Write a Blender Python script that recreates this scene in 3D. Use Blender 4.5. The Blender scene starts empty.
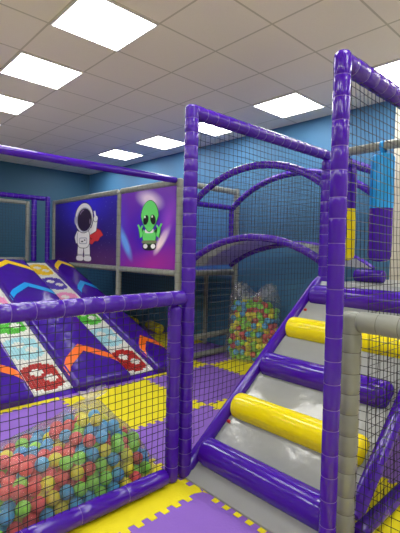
import bpy, bmesh, math, random
import numpy as np
from mathutils import Vector, Matrix, noise
random.seed(7)
rng = np.random.RandomState(11)
SC = bpy.context.scene
COL = SC.collection
PI = math.pi

# ---------------------------------------------------------------- materials
def s2l(c):
    c = c / 255.0
    return c / 12.92 if c <= 0.04045 else ((c + 0.055) / 1.055) ** 2.4
def rgb(r, g, b):
    return (s2l(r), s2l(g), s2l(b), 1.0)
def new_mat(name):
    m = bpy.data.materials.new(name); m.use_nodes = True
    nt = m.node_tree
    return m, nt, nt.nodes['Principled BSDF']
def vinyl(name, col, rough=0.3, bump=0.15, scale=14.0, var=0.12, spec=0.5, coat=0.0):
    """soft glossy PVC: a little tone variation and soft wrinkles"""
    m, nt, b = new_mat(name)
    tc = nt.nodes.new('ShaderNodeTexCoord')
    n = nt.nodes.new('ShaderNodeTexNoise'); n.inputs['Scale'].default_value = scale; n.inputs['Detail'].default_value = 3
    nt.links.new(tc.outputs['Object'], n.inputs['Vector'])
    hs = nt.nodes.new('ShaderNodeMixRGB'); hs.blend_type = 'MIX'
    hs.inputs['Color1'].default_value = col
    hs.inputs['Color2'].default_value = tuple(min(1, c * (1 + 2.2 * var)) for c in col[:3]) + (1,)
    nt.links.new(n.outputs['Fac'], hs.inputs['Fac'])
    nt.links.new(hs.outputs['Color'], b.inputs['Base Color'])
    b.inputs['Roughness'].default_value = rough
    b.inputs['Specular IOR Level'].default_value = spec
    if coat: b.inputs['Coat Weight'].default_value = coat; b.inputs['Coat Roughness'].default_value = 0.12
    if bump:
        bp = nt.nodes.new('ShaderNodeBump'); bp.inputs['Strength'].default_value = bump; bp.inputs['Distance'].default_value = 0.02
        nt.links.new(n.outputs['Fac'], bp.inputs['Height'])
        nt.links.new(bp.outputs['Normal'], b.inputs['Normal'])
    return m
def plain(name, col, rough=0.5, spec=0.5):
    m, nt, b = new_mat(name)
    tc = nt.nodes.new('ShaderNodeTexCoord')
    n = nt.nodes.new('ShaderNodeTexNoise'); n.inputs['Scale'].default_value = 30
    nt.links.new(tc.outputs['Object'], n.inputs['Vector'])
    mx = nt.nodes.new('ShaderNodeMixRGB'); mx.inputs['Color1'].default_value = col
    mx.inputs['Color2'].default_value = tuple(min(1, c * 1.12) for c in col[:3]) + (1,)
    nt.links.new(n.outputs['Fac'], mx.inputs['Fac'])
    nt.links.new(mx.outputs['Color'], b.inputs['Base Color'])
    b.inputs['Roughness'].default_value = rough; b.inputs['Specular IOR Level'].default_value = spec
    return m

M = {}
PURPLE = rgb(64, 17, 154)
M['purple'] = vinyl('purple_vinyl', PURPLE, 0.14, 0.08, 9)
M['purple_wrap'] = vinyl('purple_wrapped_vinyl', PURPLE, 0.18, 0.35, 22)
M['purple_pad'] = vinyl('purple_pad_vinyl', rgb(58, 20, 140), 0.14, 0.3, 7)
M['seam'] = plain('pale_seam', rgb(116, 88, 168), 0.4)
M['grey'] = vinyl('grey_vinyl', rgb(132, 136, 128), 0.28, 0.15, 12)
M['grey_seam'] = plain('dark_seam', rgb(92, 90, 84), 0.5)
M['grey_sheet'] = vinyl('grey_sheet_vinyl', rgb(146, 150, 150), 0.14, 0.6, 3.2)
M['grey_deck'] = vinyl('grey_deck_vinyl', rgb(156, 158, 156), 0.4, 0.2, 4)
M['yellow'] = vinyl('yellow_vinyl', rgb(240, 222, 8), 0.14, 0.1, 8, 0.05)
M['blue_bag'] = vinyl('blue_vinyl', rgb(20, 150, 222), 0.4, 0.2, 8)
M['red'] = plain('red_tag', rgb(200, 40, 30))
M['black_net'] = plain('black_net_cord', rgb(16, 15, 22), 0.5, 0.4)
M['orange'] = vinyl('orange_vinyl', rgb(240, 110, 20), 0.3, 0.1, 8, 0.05)
M['cyan'] = vinyl('cyan_vinyl', rgb(20, 150, 225), 0.3, 0.1, 8, 0.05)
M['chev_yellow'] = vinyl('chevron_yellow', rgb(240, 200, 20), 0.3, 0.1, 8, 0.05)
M['white_trim'] = plain('white_trim', rgb(225, 225, 222), 0.5)

def foam(name, col):
    m, nt, b = new_mat(name)
    tc = nt.nodes.new('ShaderNodeTexCoord')
    v = nt.nodes.new('ShaderNodeTexVoronoi'); v.inputs['Scale'].default_value = 70
    nt.links.new(tc.outputs['Object'], v.inputs['Vector'])
    n = nt.nodes.new('ShaderNodeTexNoise'); n.inputs['Scale'].default_value = 5
    nt.links.new(tc.outputs['Object'], n.inputs['Vector'])
    mx = nt.nodes.new('ShaderNodeMixRGB'); mx.inputs['Color1'].default_value = col
    mx.inputs['Color2'].default_value = tuple(c * 0.86 for c in col[:3]) + (1,)
    nt.links.new(n.outputs['Fac'], mx.inputs['Fac'])
    nt.links.new(mx.outputs['Color'], b.inputs['Base Color'])
    bp = nt.nodes.new('ShaderNodeBump'); bp.inputs['Strength'].default_value = 0.25; bp.inputs['Distance'].default_value = 0.004
    nt.links.new(v.outputs['Distance'], bp.inputs['Height'])
    nt.links.new(bp.outputs['Normal'], b.inputs['Normal'])
    b.inputs['Roughness'].default_value = 0.62
    return m
M['mat_purple'] = foam('purple_foam', rgb(142, 101, 204))
M['mat_yellow'] = foam('yellow_foam', rgb(242, 228, 10))

def wallpaint(name, col):
    m, nt, b = new_mat(name)
    tc = nt.nodes.new('ShaderNodeTexCoord')
    n = nt.nodes.new('ShaderNodeTexNoise'); n.inputs['Scale'].default_value = 1.5; n.inputs['Detail'].default_value = 5
    nt.links.new(tc.outputs['Object'], n.inputs['Vector'])
    mx = nt.nodes.new('ShaderNodeMixRGB'); mx.inputs['Color1'].default_value = tuple(c * .92 for c in col[:3]) + (1,)
    mx.inputs['Color2'].default_value = tuple(min(1, c * 1.08) for c in col[:3]) + (1,)
    nt.links.new(n.outputs['Fac'], mx.inputs['Fac'])
    nt.links.new(mx.outputs['Color'], b.inputs['Base Color'])
    n2 = nt.nodes.new('ShaderNodeTexNoise'); n2.inputs['Scale'].default_value = 160
    nt.links.new(tc.outputs['Object'], n2.inputs['Vector'])
    bp = nt.nodes.new('ShaderNodeBump'); bp.inputs['Strength'].default_value = 0.08; bp.inputs['Distance'].default_value = 0.003
    nt.links.new(n2.outputs['Fac'], bp.inputs['Height']); nt.links.new(bp.outputs['Normal'], b.inputs['Normal'])
    b.inputs['Roughness'].default_value = 0.6
    return m
M['wall_blue'] = wallpaint('blue_wall_paint', rgb(66, 120, 162))
M['wall_teal'] = wallpaint('teal_back_wall', rgb(48, 96, 122))  # back wall toned darker and more teal than the right wall
M['wall_beige'] = wallpaint('beige_wall_paint', rgb(206, 200, 182))
M['floor'] = wallpaint('pale_concrete', rgb(216, 214, 204))  # unseen floor, tone kept pale to bounce light up to the ceiling

def ceiling_mat():
    m, nt, b = new_mat('ceiling_tiles')
    g = nt.nodes.new('ShaderNodeNewGeometry')
    sep = nt.nodes.new('ShaderNodeSeparateXYZ'); nt.links.new(g.outputs['Position'], sep.inputs[0])
    def line(out, off):
        a = nt.nodes.new('ShaderNodeMath'); a.operation = 'ADD'; a.inputs[1].default_value = off
        nt.links.new(out, a.inputs[0])
        d = nt.nodes.new('ShaderNodeMath'); d.operation = 'PINGPONG'; d.inputs[1].default_value = 0.3
        nt.links.new(a.outputs[0], d.inputs[0])
        c = nt.nodes.new('ShaderNodeMath'); c.operation = 'LESS_THAN'; c.inputs[1].default_value = 0.008
        nt.links.new(d.outputs[0], c.inputs[0])
        return c.outputs[0]
    lx = line(sep.outputs['X'], 0.387 + 6.0); ly = line(sep.outputs['Y'], -1.208 + 6.0)
    mx = nt.nodes.new('ShaderNodeMath'); mx.operation = 'MAXIMUM'
    nt.links.new(lx, mx.inputs[0]); nt.links.new(ly, mx.inputs[1])
    n = nt.nodes.new('ShaderNodeTexNoise'); n.inputs['Scale'].default_value = 90
    nt.links.new(g.outputs['Position'], n.inputs['Vector'])
    base = nt.nodes.new('ShaderNodeMixRGB'); base.inputs['Color1'].default_value = rgb(240, 233, 212); base.inputs['Color2'].default_value = rgb(246, 240, 222)
    nt.links.new(n.outputs['Fac'], base.inputs['Fac'])
    c = nt.nodes.new('ShaderNodeMixRGB'); c.inputs['Color2'].default_value = rgb(204, 198, 172)
    nt.links.new(mx.outputs[0], c.inputs['Fac']); nt.links.new(base.outputs['Color'], c.inputs['Color1'])
    nt.links.new(c.outputs['Color'], b.inputs['Base Color'])
    b.inputs['Roughness'].default_value = 0.8
    return m
M['ceiling'] = ceiling_mat()
def emit(name, col, strength):
    m, nt, b = new_mat(name)
    b.inputs['Base Color'].default_value = col
    b.inputs['Emission Color'].default_value = col
    b.inputs['Emission Strength'].default_value = strength
    return m
M['led'] = emit('led_diffuser', (1.0, 0.985, 0.95, 1), 9.0)

def film(name, haze, gloss=.55):
    """clear polythene: mostly see-through, a little milky, glossy creases"""
    m, nt, b = new_mat(name)
    nt.nodes.remove(b)
    out = nt.nodes['Material Output']
    tc = nt.nodes.new('ShaderNodeTexCoord')
    n = nt.nodes.new('ShaderNodeTexNoise'); n.inputs['Scale'].default_value = 16; n.inputs['Detail'].default_value = 4; n.inputs['Distortion'].default_value = 1.2
    nt.links.new(tc.outputs['Object'], n.inputs['Vector'])
    bp = nt.nodes.new('ShaderNodeBump'); bp.inputs['Strength'].default_value = 0.8; bp.inputs['Distance'].default_value = 0.03
    nt.links.new(n.outputs['Fac'], bp.inputs['Height'])
    tr = nt.nodes.new('ShaderNodeBsdfTransparent'); tr.inputs['Color'].default_value = (1, 1, 1, 1)
    df = nt.nodes.new('ShaderNodeBsdfDiffuse'); df.inputs['Color'].default_value = (.95, .95, .95, 1)
    tl = nt.nodes.new('ShaderNodeBsdfTranslucent'); tl.inputs['Color'].default_value = (.95, .95, .95, 1)
    gl = nt.nodes.new('ShaderNodeBsdfGlossy'); gl.inputs['Roughness'].default_value = 0.16
    nt.links.new(bp.outputs['Normal'], gl.inputs['Normal'])
    m1 = nt.nodes.new('ShaderNodeMixShader'); m1.inputs[0].default_value = 0.5
    nt.links.new(df.outputs[0], m1.inputs[1]); nt.links.new(tl.outputs[0], m1.inputs[2])
    gloss_k = nt.nodes.new('ShaderNodeMath'); gloss_k.operation = 'MULTIPLY'; gloss_k.inputs[1].default_value = gloss
    ramp = nt.nodes.new('ShaderNodeMapRange'); ramp.inputs['From Min'].default_value = 0.35; ramp.inputs['From Max'].default_value = 0.75
    ramp.inputs['To Min'].default_value = haze * 0.5; ramp.inputs['To Max'].default_value = haze * 1.8
    nt.links.new(n.outputs['Fac'], ramp.inputs['Value'])
    m2 = nt.nodes.new('ShaderNodeMixShader'); nt.links.new(ramp.outputs[0], m2.inputs[0])
    nt.links.new(tr.outputs[0], m2.inputs[1]); nt.links.new(m1.outputs[0], m2.inputs[2])
    m3 = nt.nodes.new('ShaderNodeMixShader')
    fr = nt.nodes.new('ShaderNodeFresnel'); fr.inputs['IOR'].default_value = 1.4
    nt.links.new(bp.outputs['Normal'], fr.inputs['Normal'])
    nt.links.new(fr.outputs[0], gloss_k.inputs[0]); nt.links.new(gloss_k.outputs[0], m3.inputs[0]); nt.links.new(m2.outputs[0], m3.inputs[1]); nt.links.new(gl.outputs[0], m3.inputs[2])
    nt.links.new(m3.outputs[0], out.inputs['Surface'])
    return m
M['film'] = film('clear_bag_film', 0.14)
M['film_neck'] = film('clear_bag_neck', 0.3, .15)
M['film_mouth'] = film('clear_sack_mouth', 0.34)
M['film_back'] = film('clear_sack_film', 0.12)
BALLCOL = {'red': rgb(246, 104, 108), 'yellow': rgb(255, 242, 70), 'blue': rgb(96, 194, 250), 'green': rgb(164, 244, 96)}
def ballmat(name, col):
    m, nt, b = new_mat(name)
    oi = nt.nodes.new('ShaderNodeObjectInfo')
    mx = nt.nodes.new('ShaderNodeMixRGB'); mx.inputs['Color1'].default_value = tuple(c * .88 for c in col[:3]) + (1,)
    mx.inputs['Color2'].default_value = tuple(min(1, c * 1.1) for c in col[:3]) + (1,)
    nt.links.new(oi.outputs['Random'], mx.inputs['Fac']); nt.links.new(mx.outputs['Color'], b.inputs['Base Color'])
    b.inputs['Roughness'].default_value = 0.38
    b.inputs['Subsurface Weight'].default_value = 0.0
    tl = nt.nodes.new('ShaderNodeBsdfTranslucent'); nt.links.new(mx.outputs['Color'], tl.inputs['Color'])
    ms = nt.nodes.new('ShaderNodeMixShader'); ms.inputs[0].default_value = .3
    nt.links.new(b.outputs[0], ms.inputs[1]); nt.links.new(tl.outputs[0], ms.inputs[2])
    nt.links.new(ms.outputs[0], nt.nodes['Material Output'].inputs['Surface'])
    return m
for k, c in BALLCOL.items(): M['ball_' + k] = ballmat(k + '_plastic_ball', c)

# ---------------------------------------------------------------- object helpers
def obj(name, bm, mats, parent=None, smooth=True):
    me = bpy.data.meshes.new(name)
    bm.normal_update()
    bm.to_mesh(me); bm.free()
    if not isinstance(mats, (list, tuple)): mats = [mats]
    for m in mats: me.materials.append(m)
    if smooth:
        for p in me.polygons: p.use_smooth = True
        try: me.set_sharp_from_angle(angle=math.radians(40))
        except Exception: pass
    o = bpy.data.objects.new(name, me); COL.objects.link(o)
    if parent is not None:
        o.parent = parent
        o.matrix_parent_inverse = Matrix.Translation(parent.location).inverted()
    return o
def tag(o, label, cat, group=None, kind=None):
    o['label'] = label; o['category'] = cat
    if group: o['group'] = group
    if kind: o['kind'] = kind
    return o
def thing(name, label, cat, loc=(0, 0, 0), group=None):
    o = bpy.data.objects.new(name, None); COL.objects.link(o)
    o.location = loc; o.empty_display_size = 0.1
    return tag(o, label, cat, group)
def struct(name, bm, mats):
    o = obj(name, bm, mats, None, smooth=False); o['kind'] = 'structure'
    return o
def box(bm, lo, hi, mi=0, bevel=0.0, mat=None):
    vs = [bm.verts.new((x, y, z)) for x in (lo[0], hi[0]) for y in (lo[1], hi[1]) for z in (lo[2], hi[2])]
    idx = [(0, 1, 3, 2), (4, 6, 7, 5), (0, 4, 5, 1), (2, 3, 7, 6), (0, 2, 6, 4), (1, 5, 7, 3)]
    fs = [bm.faces.new([vs[i] for i in f]) for f in idx]
    for f in fs: f.material_index = mi
    if bevel:
        es = list({e for f in fs for e in f.edges})
        r = bmesh.ops.bevel(bm, geom=es, offset=bevel, segments=3, affect='EDGES', profile=0.5)
        vs = list({v for f in r['faces'] for v in f.verts} | {v for v in vs if v.is_valid})
        allf = {f for v in vs for f in v.link_faces}
        for f in allf: f.material_index = mi
        vs = list({v for f in allf for v in f.verts})
    if mat is not None:
        bmesh.ops.transform(bm, matrix=mat, verts=vs)
    return vs
def frames(pts):
    """parallel-transport frames along a polyline"""
    n = len(pts); T = []
    for i in range(n):
        a = pts[max(0, i - 1)]; b = pts[min(n - 1, i + 1)]
        T.append((b - a).normalized())
    up = Vector((0, 0, 1)) if abs(T[0].z) < 0.9 else Vector((1, 0, 0))
    N = [(up - T[0] * up.dot(T[0])).normalized()]
    for i in range(1, n):
        v = N[-1] - T[i] * N[-1].dot(T[i]); N.append(v.normalized())
    return T, N
def sweep(bm, pts, radii, seg=14, mis=None, cap=True):
    pts = [Vector(p) for p in pts]
    T, N = frames(pts); rings = []
    for i, p in enumerate(pts):
        B = T[i].cross(N[i])
        rings.append([bm.verts.new(p + (N[i] * math.cos(2 * PI * k / seg) + B * math.sin(2 * PI * k / seg)) * radii[i]) for k in range(seg)])
    for i in range(len(rings) - 1):
        for k in range(seg):
            f = bm.faces.new((rings[i][k], rings[i][(k + 1) % seg], rings[i + 1][(k + 1) % seg], rings[i + 1][k]))
            if mis: f.material_index = mis[i]
    if cap:
        bm.faces.new(list(reversed(rings[0]))); bm.faces.new(rings[-1])
    return rings
def resample(path, step):
    path = [Vector(p) for p in path]
    L = [0]
    for a, b in zip(path, path[1:]): L.append(L[-1] + (b - a).length)
    def at(s):
        for i in range(len(path) - 1):
            if s <= L[i + 1] + 1e-9:
                t = (s - L[i]) / max(1e-9, L[i + 1] - L[i]); return path[i].lerp(path[i + 1], t)
        return path[-1].copy()
    return L[-1], at
def padded(bm, path, r, pitch=0.1, seg=16, lump=0.02, gap=0.0015, groove=0.955, jit=0.1):
    """foam tube sleeved in vinyl, tied at every pitch: bulging sections, thin tie lines (material 1), rounded ends"""
    total, at = resample(path, 0.02)
    n = max(1, round(total / pitch)); cuts = [0.0]
    for i in range(1, n): cuts.append(total * (i + random.uniform(-jit, jit)) / n)
    cuts.append(total)
    S = [(0.0, r * 0.45, 0), (0.006, r * 0.8, 0), (0.016, r * 0.97, 0)]
    for i in range(n):
        a, b = cuts[i], cuts[i + 1]
        if i: S.append((a + gap + 0.004, r * 0.985, 0))
        rr = r * (1 + random.uniform(-lump, lump))
        for q in (0.3, 0.7):
            S.append((a + (b - a) * q, rr * 1.01, 0))
        if i < n - 1:
            S += [(b - gap - 0.004, r * 0.985, 0), (b - gap, r * groove, 1), (b + gap, r * groove, 0)]
    S += [(total - 0.016, r * 0.97, 0), (total - 0.006, r * 0.8, 0), (total, r * 0.45, 0)]
    S.sort(key=lambda q: q[0])
    pts = [at(s[0]) for s in S]
    sweep(bm, pts, [s[1] for s in S], seg, [s[2] for s in S])
def post(label, p0, p1, r, mats, name='padded_post', cat='post', group=None, pitch=0.1, seg=16, lump=0.02, parent=None, gap=0.0015):
    bm = bmesh.new(); padded(bm, [p0, p1] if not isinstance(p1, list) else [p0] + p1, r, pitch, seg, lump, gap)
    o = obj(name, bm, mats, parent)
    if parent is None: tag(o, label, cat, group)
    return o
PW = [M['purple_wrap'], M['seam']]
PP = [M['purple'], M['seam']]
GG = [M['grey'], M['grey_seam']]

def strand(bm, a, b, r):
    d = b - a
    if d.length < 1e-6: return
    t = d.normalized(); u = Vector((0, 0, 1)) if abs(t.z) < .9 else Vector((1, 0, 0))
    n = (u - t * u.dot(t)).normalized(); m = t.cross(n)
    r0 = []; r1 = []
    for k in range(3):
        w = (n * math.cos(k * 2.0944) + m * math.sin(k * 2.0944)) * r
        r0.append(bm.verts.new(a + w)); r1.append(bm.verts.new(b + w))
    for k in range(3): bm.faces.new((r0[k], r0[(k + 1) % 3], r1[(k + 1) % 3], r1[k]))
def net(name, org, U, V, nu, nv, su, sv, inside=None, r=0.002, sag=0.004, parent=None, label=None, cat='net', group=None, mat=None, slack=0.0, warp=None):
    """knotted square net: every strand a thin cord, joints wander a little"""
    bm = bmesh.new(); U = Vector(U).normalized(); V = Vector(V).normalized(); W = U.cross(V); org = Vector(org)
    P = {}
    for i in range(nu + 1):
        for j in range(nv + 1):
            x, y = i * su, j * sv
            if warp: x, y = warp(x, y)
            if inside and not inside(x, y): continue
            q = org + U * x + V * y
            nz = noise.noise_vector(q * 3.1 + org) * sag * 2
            bulge = slack * math.sin(PI * i / max(1, nu)) * math.sin(PI * j / max(1, nv))
            P[i, j] = q + U * (nz.x + random.uniform(-1, 1) * sag * .25) + V * (nz.y + random.uniform(-1, 1) * sag * .25) + W * (nz.z + bulge)
    for (i, j), p in P.items():
        for k in ((i + 1, j), (i, j + 1)):
            if k in P: strand(bm, p, P[k], r)
    o = obj(name, bm, mat or M['black_net'], parent, smooth=False)
    if parent is None: tag(o, label, cat, group)
    return o

# ---------------------------------------------------------------- camera (origin = foot of the post by the gate)
CAM = Vector((-1.69844575, -1.95425876, 1.45))
yaw, pit, rol, fpx = 0.820493203, -0.0352254583, 0.0233269387, 411.5174
fw = Vector((math.cos(pit) * math.cos(yaw), math.cos(pit) * math.sin(yaw), math.sin(pit)))
rt0 = fw.cross(Vector((0, 0, 1))).normalized(); up0 = rt0.cross(fw)
rt = rt0 * math.cos(rol) + up0 * math.sin(rol); up = up0 * math.cos(rol) - rt0 * math.sin(rol)
cd = bpy.data.cameras.new('camera'); cam = bpy.data.objects.new('camera', cd); COL.objects.link(cam)
cd.sensor_fit = 'HORIZONTAL'; cd.sensor_width = 36; cd.lens = fpx * 36 / 400
cd.clip_start = 0.02
mw = Matrix((rt, up, -fw)).transposed().to_4x4(); mw.translation = CAM
cam.matrix_world = mw
SC.camera = cam

# ---------------------------------------------------------------- room
CZ = 3.17
X0, X1, Y0, Y1 = -4.6, 2.93, -5.0, 6.82
bm = bmesh.new(); box(bm, (X0, Y0, -0.1), (X1 + .1, Y1, -0.013)); struct('floor', bm, M['floor'])
bm = bmesh.new(); box(bm, (X0, Y0, CZ), (X1 + .1, Y1, CZ + .1)); struct('ceiling', bm, M['ceiling'])
bm = bmesh.new(); box(bm, (X1, -0.1, -.013), (X1 + .1, Y1, CZ)); struct('wall_right', bm, M['wall_blue'])
bm = bmesh.new(); box(bm, (X1 - .1, Y0, -.013), (X1 + .1, -0.1, CZ)); struct('wall_side', bm, M['wall_beige'])
bm = bmesh.new(); box(bm, (X0, Y1, -.013), (X1 + .1, Y1 + .1, CZ)); struct('wall_back', bm, M['wall_teal'])
bm = bmesh.new(); box(bm, (X0 - .1, Y0, -.013), (X0, Y1, CZ)); struct('wall_left', bm, M['wall_beige'])
bm = bmesh.new(); box(bm, (X0, Y0 - .1, -.013), (X1 + .1, Y0, CZ)); struct('wall_front', bm, M['wall_beige'])

# ceiling lights: recessed LED panels, one tile each
seen_lights = {(0, -1): 'largest glowing ceiling panel, at the top left of the photo',
 (0, 1): 'square glowing ceiling panel second from the top left corner',
 (0, 3): 'glowing ceiling panel at the left edge, third of the left row',
 (0, 5): 'glowing ceiling panel half hidden behind the long purple beam at left',
 (4, -1): 'glowing ceiling panel right of the tall gate post, above the arched bridge',
 (4, 1): 'glowing ceiling panel right behind the top of the gate post',
 (4, 3): 'glowing ceiling panel above the alien picture',
 (4, 5): 'smaller glowing ceiling panel left of the one above the alien picture',
 (4, 7): 'farthest glowing ceiling panel, a thin sliver above the purple beam',
 (4, -3): 'glowing ceiling panel at the right edge above the purple beam and its net'}
for i in (0, 4, -4):
    for j in (-9, -7, -5, -3, -1, 1, 3, 5, 7):
        x0 = .6 * i - .387; y0 = .6 * j + 1.208
        if x0 < X0 or y0 < Y0 or y0 + .6 > Y1 or (i < 4 and j > 5): continue
        lab = seen_lights.get((i, j))
        t = thing('ceiling_light', lab or 'square glowing ceiling panel above and behind the photographer, out of view', 'ceiling light', (x0 + .3, y0 + .3, CZ), 'square LED panels in the tiled ceiling')
        bm = bmesh.new(); box(bm, (x0 + .018, y0 + .018, CZ - .012), (x0 + .582, y0 + .582, CZ - .0005)); obj('diffuser', bm, M['led'], t, False)
        bm = bmesh.new()
        for lo, hi in (((x0 + .004, y0 + .004), (x0 + .596, y0 + .017)), ((x0 + .004, y0 + .583), (x0 + .596, y0 + .596)), ((x0 + .004, y0 + .017), (x0 + .017, y0 + .583)), ((x0 + .583, y0 + .017), (x0 + .596, y0 + .583))):
            box(bm, (lo[0], lo[1], CZ - .014), (hi[0], hi[1], CZ - .0005))
        obj('light_frame', bm, M['white_trim'], t, False)

# ---------------------------------------------------------------- interlocking foam mats, 1 m checkerboard
NT = 21
def tooth(t):
    """square wave with sloped flanks along a 1 m mat edge"""
    if t < .05 or t > .95: return 0.0
    k = int((t - .05) / .9 * NT)
    return 0.02 * (1 if k % 2 == 0 else -1)
EDGE = [0.0, .05]
for k in range(NT):
    a = .05 + .9 / NT * k
    EDGE += [a + .0012, a + .9 / NT - .0012]
EDGE += [.95, 1.0]
EDGE = sorted(set(round(e, 4) for e in EDGE))
mat_labels = {
 (-1, -1): 'purple foam mat in the bottom foreground before the stairs',
 (-1, 0): 'yellow foam mat running under the gate and the bag of balls',
 (0, -1): 'yellow foam mat under the foot of the stairs and the grey side barrier',
 (0, 0): 'purple foam mat right of the clear ball bag, behind the gate post',
 (-1, 1): 'purple foam mat between the ball bag and the padded climbing ramp',
 (0, 1): 'yellow foam mat behind the gate, in front of the climbing ramp',
 (1, 0): 'yellow foam mat left of the stair stringer, seen through the tall net',
 (1, 1): 'purple foam mat seen through the tall net, in the middle of the net floor',
 (0, 2): 'purple foam mat edge showing under the front of the climbing ramp',
 (1, 2): 'yellow foam mat beyond the right end of the climbing ramp',
 (2, 1): 'yellow foam mat under the upright sack of balls',
 (2, 2): 'purple foam mat by the low grey rails left of the sack of balls',
 (1, -1): 'purple foam mat under the staircase, seen through the side net',
 (-1, 2): 'yellow foam mat whose front edge shows before the left end of the climbing ramp',
 (-1, -2): 'yellow foam mat in front of the grey barrier, below the bottom edge of the photo',
 (-2, -2): 'purple foam mat under the photographer, below the bottom edge of the photo',
 (-2, 0): 'purple foam mat at the left edge, mostly under the ball bag',
 (-2, 1): 'yellow foam mat at the left edge behind the ball bag',
 (-2, -1): 'yellow foam mat at the camera side of the purple foreground mat',
 (0, -2): 'purple foam mat beside the yellow one outside the side barrier',
 (1, -2): 'yellow foam mat outside the side barrier at the right edge',
 (1, 3): 'purple foam mat in the shade under the astronaut and alien pictures',
 (2, 3): 'yellow foam mat in the shade under the raised walkway by the wall',
 (2, 0): 'purple foam mat under the arched bridge near the wall',
 (2, -1): 'yellow foam mat under the stair platform near the wall',
 (1, 4): 'yellow foam mat in the shade under the far end of the raised walkway',
 (2, 4): 'purple foam mat in the far shade under the raised walkway',
}
for (ix, iy), lab in mat_labels.items():
    x0, y0 = float(ix), iy - .2
    pur = (ix + iy) % 2 == 0
    G = 0.0015
    x1 = min(x0 + 1, X1 - .02)
    def ed(t): return tooth(t)
    loop = []
    wd = x1 - x0
    for t in EDGE[:-1]: loop.append((x0 + t * wd, y0 + ed(t) + G))
    for t in EDGE[:-1]: loop.append((x1 + (ed(t) if wd > .99 else 0) - G, y0 + t))
    for t in reversed(EDGE[1:]): loop.append((x0 + t * wd, y0 + 1 + ed(t) - G))
    for t in reversed(EDGE[1:]): loop.append((x0 + ed(t) + G, y0 + t))
    bm = bmesh.new()
    top = [bm.verts.new((x, y, 0)) for x, y in loop]; bot = [bm.verts.new((x, y, -.0125)) for x, y in loop]
    bm.faces.new(top)
    n = len(loop)
    for k in range(n): bm.faces.new((bot[k], bot[(k + 1) % n], top[(k + 1) % n], top[k]))
    o = obj('foam_mat', bm, M['mat_purple'] if pur else M['mat_yellow'], None, False)
    tag(o, lab, 'floor mat', 'interlocking foam floor mats')

# ---------------------------------------------------------------- posts and beams of the frame
R = 0.049
post('tall purple padded post at the foot of the stairs, right beside the gate', (0.03, 0.005, 0), (0.03, 0.005, 2.368), .045, PW, pitch=.085, lump=.03, group='purple padded posts')
post('tall purple padded post nearest the camera, in front of the stairs', (0.022, -1.015, 0), (0.03, -1.005, 2.362), .039, PP, pitch=.105, group='purple padded posts')
post('purple padded post at the top of the stairs where the arches end', (1.65, 0.0, 0), (1.65, 0.0, 2.3), R, PW, pitch=.095, group='purple padded posts')
post('upper purple beam over the tall net, from gate post towards the wall', (0.03, 0.0, 2.326), (2.84, 0.0, 2.345), .044, PW, 'padded_beam', 'beam', 'purple padded beams', .1, lump=.03)
post('purple beam at top right, running back from the nearest post', (0.03, -1.0, 2.322), (2.78, -1.0, 2.345), .045, PW, 'padded_beam', 'beam', 'purple padded beams', .1, lump=.03)
post('long smooth purple beam crossing the left half under the ceiling', (-2.4, 2.08, 2.345), (1.62, 2.08, 2.345), .042, [M['purple'], M['purple']], 'padded_beam', 'beam', 'purple padded beams', 1.2)
# grey frame of the raised walkway (printed panels sit in it)
PX = 1.65
post('grey padded post right of the alien picture', (PX, 2.04, 0), (PX, 2.04, 2.37), .043, GG, group='grey padded posts', pitch=.12)
post('grey padded post between the astronaut and the alien pictures', (PX, 3.44, 0), (PX, 3.44, 2.33), .043, GG, group='grey padded posts', pitch=.12)
post('grey padded post left of the astronaut picture', (PX, 5.76, 0), (PX, 5.76, 2.37), .043, GG, group='grey padded posts', pitch=.12)
for z, w in ((2.33, 'top'), (1.17, 'bottom')):
    post('grey padded rail along the %s of the alien picture' % w, (PX, 2.08, z), (PX, 3.40, z), .04, GG, 'padded_rail', 'rail', 'grey padded rails', .12)
    post('grey padded rail along the %s of the astronaut picture' % w, (PX, 3.48, z), (PX, 5.72, z), .04, GG, 'padded_rail', 'rail', 'grey padded rails', .12)
post('grey padded post against the blue wall behind the upright sack of balls', (2.8, 2.12, 0), (2.8, 2.12, 2.38), .043, GG, group='grey padded posts', pitch=.12)
for z, lab in ((2.33, 'grey padded rail behind the left foot of the upper arches'), (1.17, 'grey padded rail under the left end of the arched bridge'), (.3, 'upper one of two low grey rails left of the sack of balls'), (.05, 'lower one of two low grey rails left of the sack of balls')):
    post(lab, (1.7, 2.1, z), (2.76, 2.12, z), .04, GG, 'padded_rail', 'rail', 'grey padded rails', .12)
post('grey overhead rail at upper right that carries the blue punching bag', (2.0, -1.6, 2.432), (2.0, .09, 2.432), .04, GG, 'padded_rail', 'rail', 'grey padded rails', .14)
#post('grey padded post behind the nearest purple post, holding the overhead rail', (2.0, 0.1, 1.22), (2.0, 0.1, 2.45), .035, GG, group='grey padded posts', pitch=.12)
# back guard at the top of the climbing ramp
BY = 5.9
post('purple padded corner post at the top left, left of the astronaut picture', (1.57, BY, 0), (1.57, BY, 2.45), .045, PW, group='purple padded posts')
post('slim purple padded post left of the corner post at the top of the ramp', (1.31, BY, 1.2), (1.31, BY, 2.37), .05, PW, group='purple padded posts')
post('purple beam at the left edge over the top of the climbing ramp', (-1.2, BY, 2.40), (1.52, BY, 2.40), .045, PW, 'padded_beam', 'beam', 'purple padded beams', .1)
t = thing('guard_frame', 'grey padded guard frame at the left edge, under the purple beam', 'guard frame', (0, BY, 1.2))
post('', (1.19, BY, 1.2), (1.19, BY, 2.32), .036, GG, 'side_post', parent=t, pitch=.12)
post('', (-1.1, BY, 2.29), (1.16, BY, 2.29), .036, GG, 'top_rail', parent=t, pitch=.12)
post('', (-1.1, BY, 1.24), (1.16, BY, 1.24), .036, GG, 'bottom_rail', parent=t, pitch=.12)
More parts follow.
